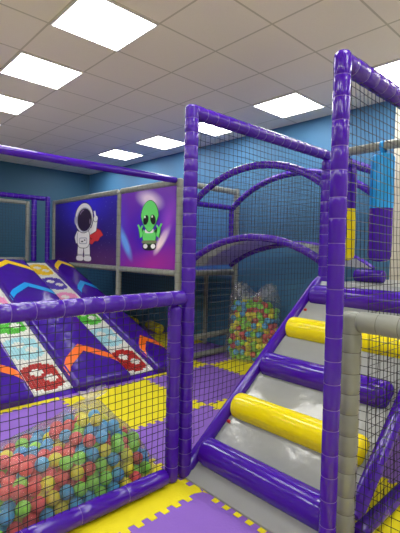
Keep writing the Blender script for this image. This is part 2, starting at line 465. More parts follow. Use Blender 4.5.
net('net', (-1.05, BY, 1.27), (1, 0, 0), (0, 0, 1), 44, 20, .05, .05, r=.0016, parent=t)

# ---------------------------------------------------------------- gate with net (left foreground)
t = thing('gate', 'low purple padded gate with black net in front of the ball bag', 'gate', (-.8, .04, 0))
GYc = 0.0
post('', (-2.1, GYc, 1.14), (-.005, GYc, 1.162), .046, PW, 'top_rail', parent=t, pitch=.115, lump=.03)
post('', (-2.1, GYc, .055), (-.12, GYc, .055), .05, PP, 'bottom_rail', parent=t, pitch=.3)
post('', (-.073, GYc + .01, 0), (-.073, GYc + .01, 1.115), .043, PW, 'side_post', parent=t, pitch=.11)
net('net', (-2.08, GYc, .095), (1, 0, 0), (0, 0, 1), 46, 24, .0428, .0428, r=.0021, parent=t)

# tall net left of the stairs: from the upper beam down to the stringer
def stair_z(x): return .02 + .775 * x
net('safety_net', (.07, 0.012, .1), (1, 0, 0), (0, 0, 1), 35, 50, .044, .044, inside=lambda x, y: y + .1 > stair_z(x + .07) + .07, r=.0018,
    label='tall black safety net between the gate post and the stair top post', group='black safety nets')
net('safety_net', (.1, 0.012, .03), (1, 0, 0), (0, 0, 1), 34, 26, .045, .045, inside=lambda x, y: y + .03 < stair_z(x + .1) - .07, r=.0017,
    label='black net closing the side under the stairs, seen through the side barrier', group='black safety nets')
net('safety_net', (.075, -1.085, .1), (1, 0, 0), (0, .085, 2.2), 60, 50, .044, .0445, r=.0019, inside=lambda x, y: x + .075 > (.27 if y < 1.12 else .0),
    label='black safety net along the right side of the stairs, under the top right beam', group='black safety nets')

# ---------------------------------------------------------------- grey side barrier (right foreground)
t = thing('side_barrier', 'low grey padded barrier with black net beside the nearest purple post', 'barrier', (.19, -1.02, 0))
BX, BYY = .19, -1.01
post('', (BX, BYY, 0), (BX, BYY, 1.18), .05, GG, 'side_post', parent=t, pitch=.095)
post('', (BX, BYY - .03, 1.135), (BX, -2.15, 1.14), .05, GG, 'top_rail', parent=t, pitch=.1)
post('', (BX, BYY - .05, .06), (BX, -2.15, .06), .045, GG, 'bottom_rail', parent=t, pitch=.2)
net('net', (BX, BYY - .045, .1), (0, -1, 0), (0, 0, 1), 25, 23, .044, .0435, r=.0019, parent=t)
post('low purple rail on the floor along the right side of the stairs', (.26, -1.04, .055), (2.78, -1.04, .055), .042, PP, 'padded_beam', 'beam', 'purple padded beams', .3)

# ---------------------------------------------------------------- staircase
t = thing('padded_staircase', 'steep grey padded staircase with purple and yellow roller steps', 'stairs', (0, -.45, 0))
sl = math.atan(.775)
bm = bmesh.new()
n_ = 48; m_ = 14
W0, W1 = -.015, -1.0
def sheetpt(i, j):
    x = 1.56 * i / n_; y = W0 + ((W1 if x > .28 else -.945) - W0) * j / m_
    z = .775 * x + .012 + .006 * noise.noise(Vector((x * 6, y * 3, 1.3)))
    return Vector((x + .014 * (1 - i / n_), y, max(z, .012)))
grid = [[bm.verts.new(sheetpt(i, j)) for j in range(m_ + 1)] for i in range(n_ + 1)]
for i in range(n_):
    for j in range(m_): bm.faces.new((grid[i][j], grid[i][j + 1], grid[i + 1][j + 1], grid[i + 1][j]))
lowr = [[bm.verts.new((v.co.x + .02 * (i > 0), v.co.y, max(.001, v.co.z - .028))) for v in row] for i, row in enumerate(grid)]
for i in range(n_):
    for j in range(m_): bm.faces.new((lowr[i][j], lowr[i + 1][j], lowr[i + 1][j + 1], lowr[i][j + 1]))
    for j in (0, m_): bm.faces.new((grid[i][j], grid[i + 1][j], lowr[i + 1][j], lowr[i][j]))
for i in (0, n_):
    for j in range(m_): bm.faces.new((grid[i][j], grid[i][j + 1], lowr[i][j + 1], lowr[i][j]))
bmesh.ops.recalc_face_normals(bm, faces=list(bm.faces))
obj('grey_sheet', bm, M['grey_sheet'], t)
def roller(cx, cz, ya, yb, r, mat, name='roller_step', parent=None):
    bm = bmesh.new(); pts = []; rad = []
    L = yb - ya; N = 26
    prof = [(0, .55), (.006, .78), (.016, .91), (.03, .985)]
    ss = [(s, k) for s, k in prof] + [(abs(L) * q / N, 1.0) for q in range(2, N - 1)] + [(abs(L) - s, k) for s, k in reversed(prof)]
    for s, k in sorted(ss):
        pts.append((cx, ya + math.copysign(s, L), cz)); rad.append(r * k * (1 + .008 * noise.noise(Vector((s * 9, cx * 7, 0)))))
    sweep(bm, pts, rad, 28)
    return obj(name, bm, mat, parent)
for k, (x, mk) in enumerate(((.165, 'purple'), (.465, 'yellow'), (.775, 'purple'), (1.085, 'yellow'), (1.40, 'purple'))):
    o = roller(x, .02 + .775 * x, -.045, -.98 if k else -.955, .091, M[mk], parent=t)
    o['label'] = ('glossy %s roller step' % mk)
for y, xs in ((-.005, .02), (-1.05, .2)):
    bm = bmesh.new(); sweep(bm, [(xs, y, stair_z(xs) + .01), (xs + .04, y, stair_z(xs + .04)), (1.5, y, stair_z(1.5)), (1.57, y, stair_z(1.57))], [.028, .042, .042, .03], 14)
    obj('stringer', bm, M['purple'], t)
for x in (.36, 1.26):
    bm = bmesh.new(); box(bm, (x - .009, -.082, stair_z(x) - .012), (x + .009, -.06, stair_z(x) + .006), bevel=.003)
    obj('red_tag', bm, M['red'], t)

# platform at the top of the stairs
bm = bmesh.new(); box(bm, (1.56, -1.0, 1.12), (2.86 - .05, .0, 1.2), bevel=.02)
tag(obj('stair_platform', bm, M['grey_deck']), 'grey padded platform at the top of the stairs, behind the top roller', 'platform')
post('small purple padded roll lying on the stair platform below the hanging bags', (2.1, -.07, 1.262), (2.1, -.36, 1.262), .06, PP, 'padded_roll', 'padded roll', pitch=.3)

# ---------------------------------------------------------------- hanging bags
def punch_bag(label, x, y, ztop, zmid, zbot, r, low, high, lowlab, strapcol):
    t = thing('punching_bag', label, 'punching bag', (x, y, zbot), 'hanging punching bags')
    bm = bmesh.new(); sweep(bm, [(x, y, zbot), (x, y, zbot + .015), (x, y, zbot + .05), (x, y, (zbot + zmid) / 2), (x, y, zmid)], [r * .5, r * .85, r, r * 1.01, r], 24)
    o = obj('lower_half', bm, low, t); o['label'] = lowlab[0]
    bm = bmesh.new(); sweep(bm, [(x, y, zmid + .0005), (x, y, (ztop + zmid) / 2), (x, y, ztop - .04), (x, y, ztop - .012), (x, y, ztop)], [r, r * 1.01, r, r * .86, r * .5], 24)
    o = obj('upper_half', bm, high, t); o['label'] = lowlab[1]
    bm = bmesh.new()
    loop = []
    rr = .047
    for k in range(11):
        a = -PI * .25 + (PI * 1.5) * k / 10
        loop.append((x + math.cos(a) * rr, 2.43 + math.sin(a) * rr))
    loop = [(x + .012, ztop - .01)] + loop + [(x - .012, ztop - .01)]
    for (xa, za), (xb, zb) in zip(loop, loop[1:]):
        vs = [bm.verts.new((xa, y - .02, za)), bm.verts.new((xa, y + .02, za)), bm.verts.new((xb, y + .02, zb)), bm.verts.new((xb, y - .02, zb))]
        bm.faces.new(vs)
    bmesh.ops.remove_doubles(bm, verts=bm.verts, dist=1e-5)
    bmesh.ops.solidify(bm, geom=list(bm.faces), thickness=.003)
    obj('strap', bm, strapcol, t)
punch_bag('blue and purple punching bag hanging from the grey rail at right', 2.0, -.345, 2.36, 1.875, 1.4, .1, M['purple'], M['blue_bag'], ('purple lower half', 'bright blue upper half'), M['blue_bag'])
punch_bag('yellow and purple hanging bag half hidden behind the nearest purple post', 2.0, .0, 2.285, 1.89, 1.4, .1, M['yellow'], M['purple'], ('yellow lower half', 'purple upper half'), M['purple'])

# ---------------------------------------------------------------- arched bridge
t = thing('arched_bridge', 'purple arched bridge with hoop handrails between walkway and stair platform', 'bridge', (2.2, 1.0, 1.2))
def arc(x, ya, za, yb, zb, apex, n=40):
    """arch through both feet with the given top height"""
    pts = []
    for k in range(n + 1):
        u = k / n; y = ya + (yb - ya) * u
        base = za + (zb - za) * u; h = apex - (za + zb) / 2
        a = 2 * u - 1
        Rr = (1 + .55 ** 2) / (2 * .55) if False else None
        # circular segment with sagitta 0.36 of half-span
        s = .42; rad = (1 + s * s) / (2 * s)
        f = (math.sqrt(rad * rad - a * a) - (rad - s)) / s
        pts.append((x, y, base + h * f))
    return pts
XF, XB = 1.75, 2.62
up_f = arc(XF, 2.03, 1.93, 0.03, 2.06, 2.385); up_b = arc(XB, 2.05, 2.06, -.02, 2.08, 2.45)
lo_f = arc(XF, 2.03, 1.24, 0.03, 1.35, 1.62); lo_b = arc(XB, 2.05, 1.27, -.02, 1.3, 1.575)
for nm, pth in (('hoop_rail', up_f), ('hoop_rail', up_b), ('lower_arch', lo_f), ('lower_arch', lo_b)):
    bm = bmesh.new(); padded(bm, pth, .04, .1, 14, .02); obj(nm, bm, PW, t)
bm = bmesh.new()
rows = []
for k in range(41):
    a = Vector(lo_f[k]); b = Vector(lo_b[k])
    rows.append([bm.verts.new(a.lerp(b, q / 8) + Vector((0, 0, .012))) for q in range(9)])
for k in range(40):
    for q in range(8): bm.faces.new((rows[k][q], rows[k][q + 1], rows[k + 1][q + 1], rows[k + 1][q]))
bmesh.ops.solidify(bm, geom=list(bm.faces), thickness=.03)
bm.normal_update()
for f in bm.faces:
    if f.normal.z < -.3 and f.calc_center_median().x > 2.12: f.material_index = 1
obj('walkway', bm, [M['grey_deck'], M['purple']], t)
bm = bmesh.new(); padded(bm, [(XF, 2.03, 2.08), (XB, 2.05, 2.085)], .036, .1, 14); obj('end_rail', bm, PW, t)
bm = bmesh.new(); padded(bm, [(XB, 2.05, 1.28), (XB, 2.05, 2.06)], .036, .1, 14); obj('end_post', bm, PW, t)
def arch_net(x, lo, upp):
    def zof(path, y):
        ya, yb = path[0][1], path[-1][1]
        u = (y - ya) / (yb - ya) * (len(path) - 1); i = min(len(path) - 2, max(0, int(u))); f = u - i
        return path[i][2] * (1 - f) + path[i + 1][2] * f
    net('side_net', (x, .05, 1.3), (0, 1, 0), (0, 0, 1), 46, 26, .0425, .0425, inside=lambda u, v: zof(lo, u + .05) + .03 < v + 1.3 < zof(upp, u + .05) - .02, r=.0018, parent=t)
arch_net(XF, lo_f, up_f); arch_net(XB, lo_b, up_b)

# ---------------------------------------------------------------- raised walkway deck and ramp-top deck
bm = bmesh.new(); box(bm, (1.7, 2.17, 1.12), (2.9, 5.75, 1.19), bevel=.015)
WD = tag(obj('walkway_deck', bm, M['purple']), 'dark raised walkway deck behind the printed pictures', 'deck')
for y in (2.7, 5.3):
    post('', (2.78, y, 0), (2.78, y, 1.13), .035, GG, 'support_post', parent=WD, pitch=.12)
bm = bmesh.new(); box(bm, (-.95, 5.17, 1.08), (1.6, 5.86, 1.18), bevel=.015)
tag(obj('landing_deck', bm, M['purple']), 'purple landing at the top of the climbing ramp', 'deck')
for ya, yb, lab in ((2.14, 3.42, 'black net closing the opening below the alien picture'), (3.54, 5.74, 'black net closing the opening below the astronaut picture')):
    n = int((yb - ya) / .045)
    net('safety_net', (PX, ya, .02), (0, 1, 0), (0, 0, 1), n, 25, .045, .045, r=.0018, label=lab, group='black safety nets')
net('safety_net', (1.7, 2.11, .34), (1, 0, 0), (0, 0, 1), 23, 17, .045, .047, r=.0017, label='black net behind the low grey rails, left of the sack of balls', group='black safety nets')
# yellow rolls lying on the floor by the wall, in the shade
for xa, ya, lab in ((2.74, 3.98, 'nearer yellow padded roll on the floor in the shade under the alien picture'), (2.74, 4.75, 'farther yellow padded roll on the floor in the shade under the pictures')):
    bm = bmesh.new(); d = Vector((.06, .26, 0)); c = Vector((xa, ya, .088))
    sweep(bm, [c - d, c - d * .96, c - d * .88, c + d * .88, c + d * .96, c + d], [.05, .078, .086, .086, .078, .05], 20)
    tag(obj('padded_roll', bm, M['yellow']), lab, 'padded roll', 'yellow padded rolls')

# ---------------------------------------------------------------- printed pictures
def print_bg(name, kind):
    m, nt, b = new_mat(name)
    tc = nt.nodes.new('ShaderNodeTexCoord'); sep = nt.nodes.new('ShaderNodeSeparateXYZ')
    nt.links.new(tc.outputs['Generated'], sep.inputs[0])
    inv = nt.nodes.new('ShaderNodeMath'); inv.operation = 'SUBTRACT'; inv.inputs[0].default_value = 1
    nt.links.new(sep.outputs['Y'], inv.inputs[1])
    uv = nt.nodes.new('ShaderNodeCombineXYZ'); nt.links.new(inv.outputs[0], uv.inputs[0]); nt.links.new(sep.outputs['Z'], uv.inputs[1])
    def ramp(val, stops):
        r = nt.nodes.new('ShaderNodeValToRGB'); nt.links.new(val, r.inputs[0])
        e = r.color_ramp.elements
        while len(e) < len(stops): e.new(.5)
        for k, (p, c) in enumerate(stops): e[k].position = p; e[k].color = c
        return r.outputs[0]
    def blob(cx, cy, ang, sx, sy):
        mp = nt.nodes.new('ShaderNodeMapping'); mp.vector_type = 'TEXTURE'
        mp.inputs['Location'].default_value = (cx, cy, 0); mp.inputs['Rotation'].default_value = (0, 0, ang); mp.inputs['Scale'].default_value = (sx, sy, 1)
        nt.links.new(uv.outputs[0], mp.inputs['Vector'])
        g = nt.nodes.new('ShaderNodeTexGradient'); g.gradient_type = 'SPHERICAL'; nt.links.new(mp.outputs[0], g.inputs[0])
        p = nt.nodes.new('ShaderNodeMath'); p.operation = 'POWER'; p.inputs[1].default_value = 1.3; nt.links.new(g.outputs['Fac'], p.inputs[0])
        return p.outputs[0]
    def mix(fac, a, col, k=1.0):
        mu = nt.nodes.new('ShaderNodeMath'); mu.operation = 'MULTIPLY'; mu.inputs[1].default_value = k; nt.links.new(fac, mu.inputs[0])
        x = nt.nodes.new('ShaderNodeMixRGB'); nt.links.new(mu.outputs[0], x.inputs['Fac']); nt.links.new(a, x.inputs['Color1']); x.inputs['Color2'].default_value = col
        return x.outputs[0]
    if kind == 'space':
        n = nt.nodes.new('ShaderNodeTexNoise'); n.inputs['Scale'].default_value = 2.5; n.inputs['Detail'].default_value = 4; nt.links.new(uv.outputs[0], n.inputs['Vector'])
        c = ramp(sep.outputs['Z'], [(0, rgb(70, 30, 100)), (.35, rgb(46, 26, 112)), (1, rgb(50, 36, 170))])
        c = mix(blob(.5, 1.0, 0, .5, .55), c, rgb(60, 46, 240), 1.4)
        c = mix(blob(.75, .05, .1, .5, .3), c, rgb(92, 40, 112), .8)
        v = nt.nodes.new('ShaderNodeTexVoronoi'); v.inputs['Scale'].default_value = 16
        mp = nt.nodes.new('ShaderNodeMapping'); mp.inputs['Scale'].default_value = (2.0, 1.0, 1); nt.links.new(uv.outputs[0], mp.inputs['Vector']); nt.links.new(mp.outputs[0], v.inputs['Vector'])
        lt = nt.nodes.new('ShaderNodeMapRange'); lt.inputs['From Min'].default_value = .05; lt.inputs['From Max'].default_value = .11; lt.inputs['To Min'].default_value = .7; lt.inputs['To Max'].default_value = 0
        nt.links.new(v.outputs['Distance'], lt.inputs['Value'])
        c = mix(lt.outputs[0], c, rgb(190, 190, 235))
    else:
        c = ramp(sep.outputs['Z'], [(0, rgb(132, 30, 160)), (.5, rgb(98, 34, 190)), (1, rgb(116, 52, 186))])
        c = mix(blob(.5, .45, 0, .42, .5), c, rgb(58, 20, 190), 1.3)
        c = mix(blob(.62, .04, .25, .6, .28), c, rgb(168, 40, 160), 1.2)
        c = mix(blob(.0, .55, 0, .22, .6), c, rgb(90, 60, 210), 1)
        c = mix(blob(.1, .32, -1.05, .32, .09), c, rgb(110, 170, 255), 1.8)
        c = mix(blob(.55, .87, -.35, .3, .14), c, rgb(235, 215, 245), 1.6)
        c = mix(blob(.78, .36, .95, .26, .07), c, rgb(255, 235, 240), 2.2)
        c = mix(blob(.88, .6, 1.2, .35, .16), c, rgb(150, 70, 210), 1.2)
    nt.links.new(c, b.inputs['Base Color']); b.inputs['Roughness'].default_value = .4
    return m
for k, c in dict(suit=(232, 232, 236), outline=(42, 36, 66), visor=(46, 28, 62), cape=(206, 52, 58), cape_d=(150, 30, 44), suit_d=(170, 172, 190), glint=(150, 130, 160),
                 alien=(104, 222, 112), alien_d=(46, 120, 56), ink=(16, 20, 26), white=(236, 238, 236), shirt=(60, 150, 70), belt=(120, 130, 96)).items():
    M['ink_' + k] = plain('print_' + k, rgb(*c), .45)
def picture(name, label, ya, yb, za, zb, bgkind):
    t = thing(name, label, 'picture panel', (PX, (ya + yb) / 2, za), 'printed space pictures')
    bm = bmesh.new(); box(bm, (PX - .008, ya, za), (PX + .008, yb, zb)); obj('printed_sheet', bm, print_bg(name + '_print', bgkind), t, False)
    return t
def decal(t, name, shapes, cy, cz, sc, wid=1.0, depth0=.0105):
    """flat print shapes drawn in (u right, v up) units, layered fractions of a millimetre apart"""
    mats = []; bm = bmesh.new()
    for k, (mk, pts) in enumerate(shapes):
        if M[mk] not in mats: mats.append(M[mk])
        x = PX - depth0 - .0002 * k
        vs = [bm.verts.new((x, cy - u * sc * wid, cz + v * sc)) for u, v in pts]
        f = bm.faces.new(vs); f.material_index = mats.index(M[mk])
    bmesh.ops.triangulate(bm, faces=list(bm.faces))
    for f in bm.faces:
        f.normal_update()
        if f.normal.x > 0: f.normal_flip()
    return obj(name, bm, mats, t, False)
def ell(cx, cy, a, b, rot=0, n=26, e=2.0):
    o = []
    for k in range(n):
        q = 2 * PI * k / n; c, s = math.cos(q), math.sin(q)
        x = a * math.copysign(abs(c) ** (2 / e), c); y = b * math.copysign(abs(s) ** (2 / e), s)
        o.append((cx + x * math.cos(rot) - y * math.sin(rot), cy + x * math.sin(rot) + y * math.cos(rot)))
    return o
def grow(pts, d):
    n = len(pts); cx = sum(p[0] for p in pts) / n; cy = sum(p[1] for p in pts) / n
    return [(cx + (x - cx) * (1 + d / max(.05, math.hypot(x - cx, y - cy))), cy + (y - cy) * (1 + d / max(.05, math.hypot(x - cx, y - cy)))) for x, y in pts]
def limb(pts, w):
    P_ = [Vector((p[0], p[1])) for p in pts]; L_ = []; R_ = []
    for i, p in enumerate(P_):
        d = (P_[min(i + 1, len(P_) - 1)] - P_[max(i - 1, 0)]).normalized(); nn = Vector((-d.y, d.x)) * (w[i] if isinstance(w, (list, tuple)) else w)
        L_.append(tuple(p + nn)); R_.append(tuple(p - nn))
    return L_ + R_[::-1]
# alien picture: 1.28 wide x 1.1 tall, units: half height = 1
t = picture('alien_picture', 'purple space picture of a green alien, right of the astronaut one', 2.09, 3.39, 1.213, 2.287, 'nebula')
k = .50
SH = []
SH.append(('ink_ink', ell(0, -.60, .27, .14, e=3)))
for s in (-1, 1): SH.append(('ink_white', ell(.15 * s, -.60, .085, .075)))
for s in (-1, 1): SH.append(('ink_alien_d', limb([(.2 * s, -.1), (.34 * s, -.26), (.36 * s, .0)], [.1, .1, .075])))
for s in (-1, 1): SH.append(('ink_alien', limb([(.18 * s, -.1), (.32 * s, -.25), (.36 * s, -.02)], [.085, .085, .06])))
for s in (-1, 1):
    SH.append(('ink_alien', limb([(.36 * s, -.06), (.27 * s, .08)], .03)))
    SH.append(('ink_alien', limb([(.36 * s, -.06), (.46 * s, .12)], .033)))
SH.append(('ink_alien_d', ell(0, -.3, .27, .24, e=2.6)))
SH.append(('ink_alien', ell(0, -.28, .25, .22, e=2.6)))
SH.append(('ink_belt', ell(0, -.46, .3, .05, e=4)))
SH.append(('ink_white', ell(0, -.1, .17, .075, e=4)))
head = [(0 + (.33 - .13 * max(0, -math.sin(a)) - .02 * max(0, math.sin(a))) * math.cos(a), .38 + .50 * math.sin(a)) for a in [2 * PI * q / 34 for q in range(34)]]
SH.append(('ink_alien_d', grow(head, .02)))
SH.append(('ink_alien', head))
for s in (-1, 1):
    SH.append(('ink_ink', ell(.14 * s, .26, .10, .165, .25 * s)))
    SH.append(('ink_white', ell(.14 * s - .035, .36, .028, .04)))
decal(t, 'printed_alien', SH, 2.66, 1.765, .42, 1.42)
# astronaut picture
t = picture('astronaut_picture', 'dark blue space picture of an astronaut in a red cape', 3.49, 5.71, 1.213, 2.287, 'space')
SH = []
cape = [(.12, .0), (.3, .1), (.62, .12), (.92, -.02), (1.06, -.22), (.9, -.3), (.8, -.46), (.62, -.46), (.48, -.6), (.26, -.55), (.16, -.62), (.1, -.4)]
SH += [('ink_cape_d', grow(cape, .02)), ('ink_cape', cape), ('ink_cape_d', [(.3, .02), (.62, -.08), (.6, -.14)]), ('ink_cape_d', [(.2, -.2), (.5, -.36), (.46, -.42)])]
for s in (-1, 1):
    lg = limb([(.17 * s, -.62), (.2 * s, -.95), (.21 * s, -1.2)], [.17, .165, .15]); SH += [('ink_outline', grow(lg, .025)), ('ink_suit', lg)]
    ft = ell(.23 * s, -1.24, .22, .12, e=2.8); SH += [('ink_outline', grow(ft, .02)), ('ink_suit', ft), ('ink_suit_d', limb([(.06 * s, -1.07), (.36 * s, -1.07)], .02))]
arm = limb([(-.28, -.05), (-.42, -.3), (-.36, -.55)], [.13, .13, .11]); SH += [('ink_outline', grow(arm, .025)), ('ink_suit', arm)]
arm = limb([(.26, -.08), (.6, .05), (.66, .42)], [.14, .13, .10]); SH += [('ink_outline', grow(arm, .025)), ('ink_suit', arm)]
SH += [('ink_outline', ell(.67, .5, .135, .15)), ('ink_suit', ell(.67, .5, .115, .13)), ('ink_suit', limb([(.66, .55), (.6, .84)], .045))]
body = ell(-.02, -.35, .36, .42, e=3); SH += [('ink_outline', grow(body, .025)), ('ink_suit', body)]
SH += [('ink_suit_d', ell(-.03, -.45, .24, .15, e=5)), ('ink_suit', ell(-.03, -.45, .2, .11, e=5)), ('ink_outline', limb([(-.15, -.48), (-.02, -.48)], .03)), ('ink_outline', limb([(.03, -.42), (.11, -.42)], .03))]
hd = ell(0, .58, .52, .66); SH += [('ink_outline', grow(hd, .03)), ('ink_suit', hd), ('ink_suit_d', ell(-.49, .5, .08, .2))]
SH += [('ink_suit_d', ell(.03, .5, .46, .55)), ('ink_visor', ell(.04, .49, .42, .51)), ('ink_glint', limb([(-.22, .75), (-.12, .88), (.0, .93)], .025)), ('ink_glint', ell(.36, .4, .03, .12))]
decal(t, 'printed_astronaut', SH, 4.55, 1.765, .378, 1.6)

# ---------------------------------------------------------------- climbing ramp
t = thing('climbing_ramp', 'wide climbing ramp of purple pads and pixel mosaic strips behind the gate', 'climbing ramp', (.4, 3.5, 0))
RY0, RY1, RS = 1.95, 5.15, .36
SLEN = math.hypot(RY1 - RY0, (RY1 - RY0) * RS)
ra = math.atan(RS)
def rp(x, s, h=0):  # ramp coordinates: across, up the slope, above surface
    return Vector((x, RY0 + s * math.cos(ra) - h * math.sin(ra), .03 + s * math.sin(ra) + h * math.cos(ra)))
bm = bmesh.new()
a = [(-.9, RY0 + .02), (1.6, RY0 + .02)]
prof = [(RY0 - .07, .0), (RY0 - .07, .004), (RY0, .025), (RY1, .025 + (RY1 - RY0) * RS), (RY1, 0)]
va = [bm.verts.new((-.9, y, z)) for y, z in prof]; vb = [bm.verts.new((1.595, y, z)) for y, z in prof]
for i in range(5): bm.faces.new((va[i], va[(i + 1) % 5], vb[(i + 1) % 5], vb[i]))
bm.faces.new(va[::-1]); bm.faces.new(vb)
obj('ramp_base', bm, M['purple'], t, False)
MR = Matrix(((1, 0, 0), (0, math.cos(ra), -math.sin(ra)), (0, math.sin(ra), math.cos(ra)))).to_4x4()
MR.translation = Vector((0, RY0, .03))
PH = .095
for (xa, xb, nm) in ((-.87, -.215, 'left'), (.205, .85, 'middle'), (1.225, 1.59, 'right')):
    bm = bmesh.new()
    # padded slab with rounded edges and a softly bellied top
    nx, ns = 14, 70; x0, x1, s0, s1 = xa, xb, -.075, SLEN - .01
    def hgt(u, v):
        e = min(u * (x1 - x0), (1 - u) * (x1 - x0), v * (s1 - s0), (1 - v) * (s1 - s0))
        q = min(1, e / .045); return PH * (.55 + .45 * math.sqrt(max(0, 1 - (1 - q) ** 2))) + .006 * math.sin(PI * u) + .004 * noise.noise(Vector((u * 3, v * 14, xa)))
    us = [0, .02, .05, .08] + [.08 + .84 * k / nx for k in range(1, nx)] + [.92, .95, .98, 1]
    vs_ = [0, .003, .007, .013] + [.013 + .974 * k / ns for k in range(1, ns)] + [.987, .993, .997, 1]
    G_ = [[bm.verts.new((x0 + u * (x1 - x0), s0 + v * (s1 - s0), hgt(u, v))) for u in us] for v in vs_]
    for i in range(len(vs_) - 1):
        for j in range(len(us) - 1): bm.faces.new((G_[i][j], G_[i][j + 1], G_[i + 1][j + 1], G_[i + 1][j]))
    rim = [G_[0][j] for j in range(len(us))] + [G_[i][-1] for i in range(1, len(vs_))] + [G_[-1][j] for j in range(len(us) - 2, -1, -1)] + [G_[i][0] for i in range(len(vs_) - 2, 0, -1)]
    low = [bm.verts.new((v.co.x, v.co.y, 0)) for v in rim]; n = len(rim)
    for k_ in range(n): bm.faces.new((low[k_], low[(k_ + 1) % n], rim[(k_ + 1) % n], rim[k_]))
    bmesh.ops.transform(bm, matrix=MR, verts=bm.verts)
    pad = obj('ramp_pad', bm, M['purple_pad'], t)
    cx = (xa + xb) / 2; hw = (xb - xa) / 2
    for (yap, mk, cn) in ((2.47, 'orange', 'orange'), (4.16, 'cyan', 'bright blue'), (5.0, 'chev_yellow', 'yellow')):
        sap = (yap - RY0) / math.cos(ra) - .0; drop = .30 if hw > .25 else .24; bw = .155
        bm = bmesh.new(); N = 10
        rows = []
        for q in range(-N, N + 1):
            u = q / N; sc_ = sap - drop * abs(u) - (.06 * max(0, abs(u) - .75) / .25)
            x = cx + u * (hw - .004); uu = (u * .99 + 1) / 2
            row = []
            for z_ in range(4):
                s = sc_ - bw / 2 + bw * z_ / 3
                row.append(bm.verts.new((x, s, hgt(uu, min(.99, max(.01, (s - s0) / (s1 - s0)))) + .004)))
            rows.append(row)
        for i in range(2 * N):
            for z_ in range(3): bm.faces.new((rows[i][z_], rows[i + 1][z_], rows[i + 1][z_ + 1], rows[i][z_ + 1]))
        bmesh.ops.transform(bm, matrix=MR, verts=bm.verts)
        ch = obj('chevron', bm, M[mk], pad); ch['label'] = cn + ' chevron'

# pixel mosaic strips: small raised bricks; blocky patches in six colours, bottom to top
cellcol = dict(w=(228, 230, 224), r=(176, 36, 34), c=(166, 216, 226), g=(84, 190, 60), p=(232, 150, 196), i=(84, 62, 176), y=(240, 206, 40), k=(40, 40, 48))
for k_, c in cellcol.items(): M['brick_' + k_] = plain('mosaic_' + k_, rgb(*c), .45)
PATCH = ["...XXXX...", ".XXXXXXXX.", "XXXXXXXXXX", "XXX..XXXXX", "XX....XXXX", "XX....XXXX", "XXX..XXXXX", "XXXXXX..XX", "XXXXX....X", "XXXXX....X", "XXXXXX..XX", "XXXXXXXXXX", "XXXXXXXXXX", ".XXXXXXXX.", "...XXXX..."]
order = 'rcgpiy'
for (xa, xb) in ((-.215, .205), (.85, 1.225)):
    bm = bmesh.new(); keys = list(cellcol); nc = 12; cw = (xb - xa) / nc; nr = 108; ch_ = SLEN / nr
    for r in range(nr):
        blk = r // 18; rr = r % 18 - 1
        for c in range(nc):
            kk = 'w'
            if 0 <= rr < 15 and 1 <= c < 11 and PATCH[14 - rr][c - 1] == 'X': kk = order[blk]
            off = (cw * .5 if r % 2 else 0) * 0
            x0 = xa + c * cw + .0015; x1 = xa + (c + 1) * cw - .0015; s0 = r * ch_ + .002; s1 = (r + 1) * ch_ - .002
            h = .016 + random.uniform(0, .004); mi = keys.index(kk)
            b_ = [bm.verts.new(p) for p in ((x0, s0, 0), (x1, s0, 0), (x1, s1, 0), (x0, s1, 0))]
            t_ = [bm.verts.new(p) for p in ((x0 + .003, s0 + .003, h), (x1 - .003, s0 + .003, h), (x1 - .003, s1 - .003, h), (x0 + .003, s1 - .003, h))]
            fs = [bm.faces.new(t_)] + [bm.faces.new((b_[q], b_[(q + 1) % 4], t_[(q + 1) % 4], t_[q])) for q in range(4)]
            for f in fs: f.material_index = mi
    bs = [bm.verts.new(p) for p in ((xa, 0, .006), (xb, 0, .006), (xb, SLEN, .006), (xa, SLEN, .006))]
    bm.faces.new(bs).material_index = 0
    bmesh.ops.transform(bm, matrix=MR, verts=bm.verts)
    obj('mosaic_strip', bm, [M['brick_' + k_] for k_ in keys], t, False)

# ---------------------------------------------------------------- bags of balls
BR = .039
def relax(P, inside_push, it=60, d=.0785):
    P = P.copy()
    for _ in range(it):
        D = P[:, None, :] - P[None, :, :]
        L = np.sqrt((D ** 2).sum(-1)) + np.eye(len(P)) * 9
        ov = np.clip(d - L, 0, None)
        mv = (D / np.maximum(L, 1e-6)[..., None] * (ov * .35)[..., None]).sum(1)
        P = inside_push(P + mv)
    return P
def lattice(lo, hi, pitch=.0795):
    out = []; k = 0; z = lo[2]
    while z <= hi[2]:
        j = 0; y = lo[1] + (k % 2) * pitch * .3
        while y <= hi[1]:
            x = lo[0] + ((j + k) % 2) * pitch * .5
            while x <= hi[0]: out.append((x, y, z)); x += pitch
            y += pitch * .866; j += 1
        z += pitch * .8165; k += 1
    return np.array(out)
# lying bag: a low heap, its skin z = heap(x, y)
FB = dict(cx=-.70, cy=.44, hx=.70, hy=.36)
def heap(x, y):
    u = (x - FB['cx']) / FB['hx']; v = (y - FB['cy']) / FB['hy']
    q = (abs(u) ** 2.6 + abs(v) ** 2.6)
    base = max(0, 1 - q) ** .42
    tall = .285 + .035 * min(1, max(0, (x + 1.0) / .4)) + .12 * math.exp(-((x + .42) / .2) ** 2 - ((y - .42) / .3) ** 2) + .025 * noise.noise(Vector((x * 5, y * 5, 0)))
    fall = min(1, max(.0, (.03 - x) / .2)) ** .55
    return base * tall * fall
L = lattice((-1.5, .06, BR + .002), (0.05, .85, .5))
keep = np.array([heap(x, y) - .012 > z + BR * .9 or (z < BR + .01 and heap(x, y) > .07) for x, y, z in L])
P = L[keep] + rng.uniform(-.014, .014, (keep.sum(), 3))
def push_front(P):
    P[:, 2] = np.maximum(P[:, 2], BR + .001); P[:, 1] = np.clip(P[:, 1], .053 + BR, .9)
    return P
P = relax(P, push_front)
PF = P
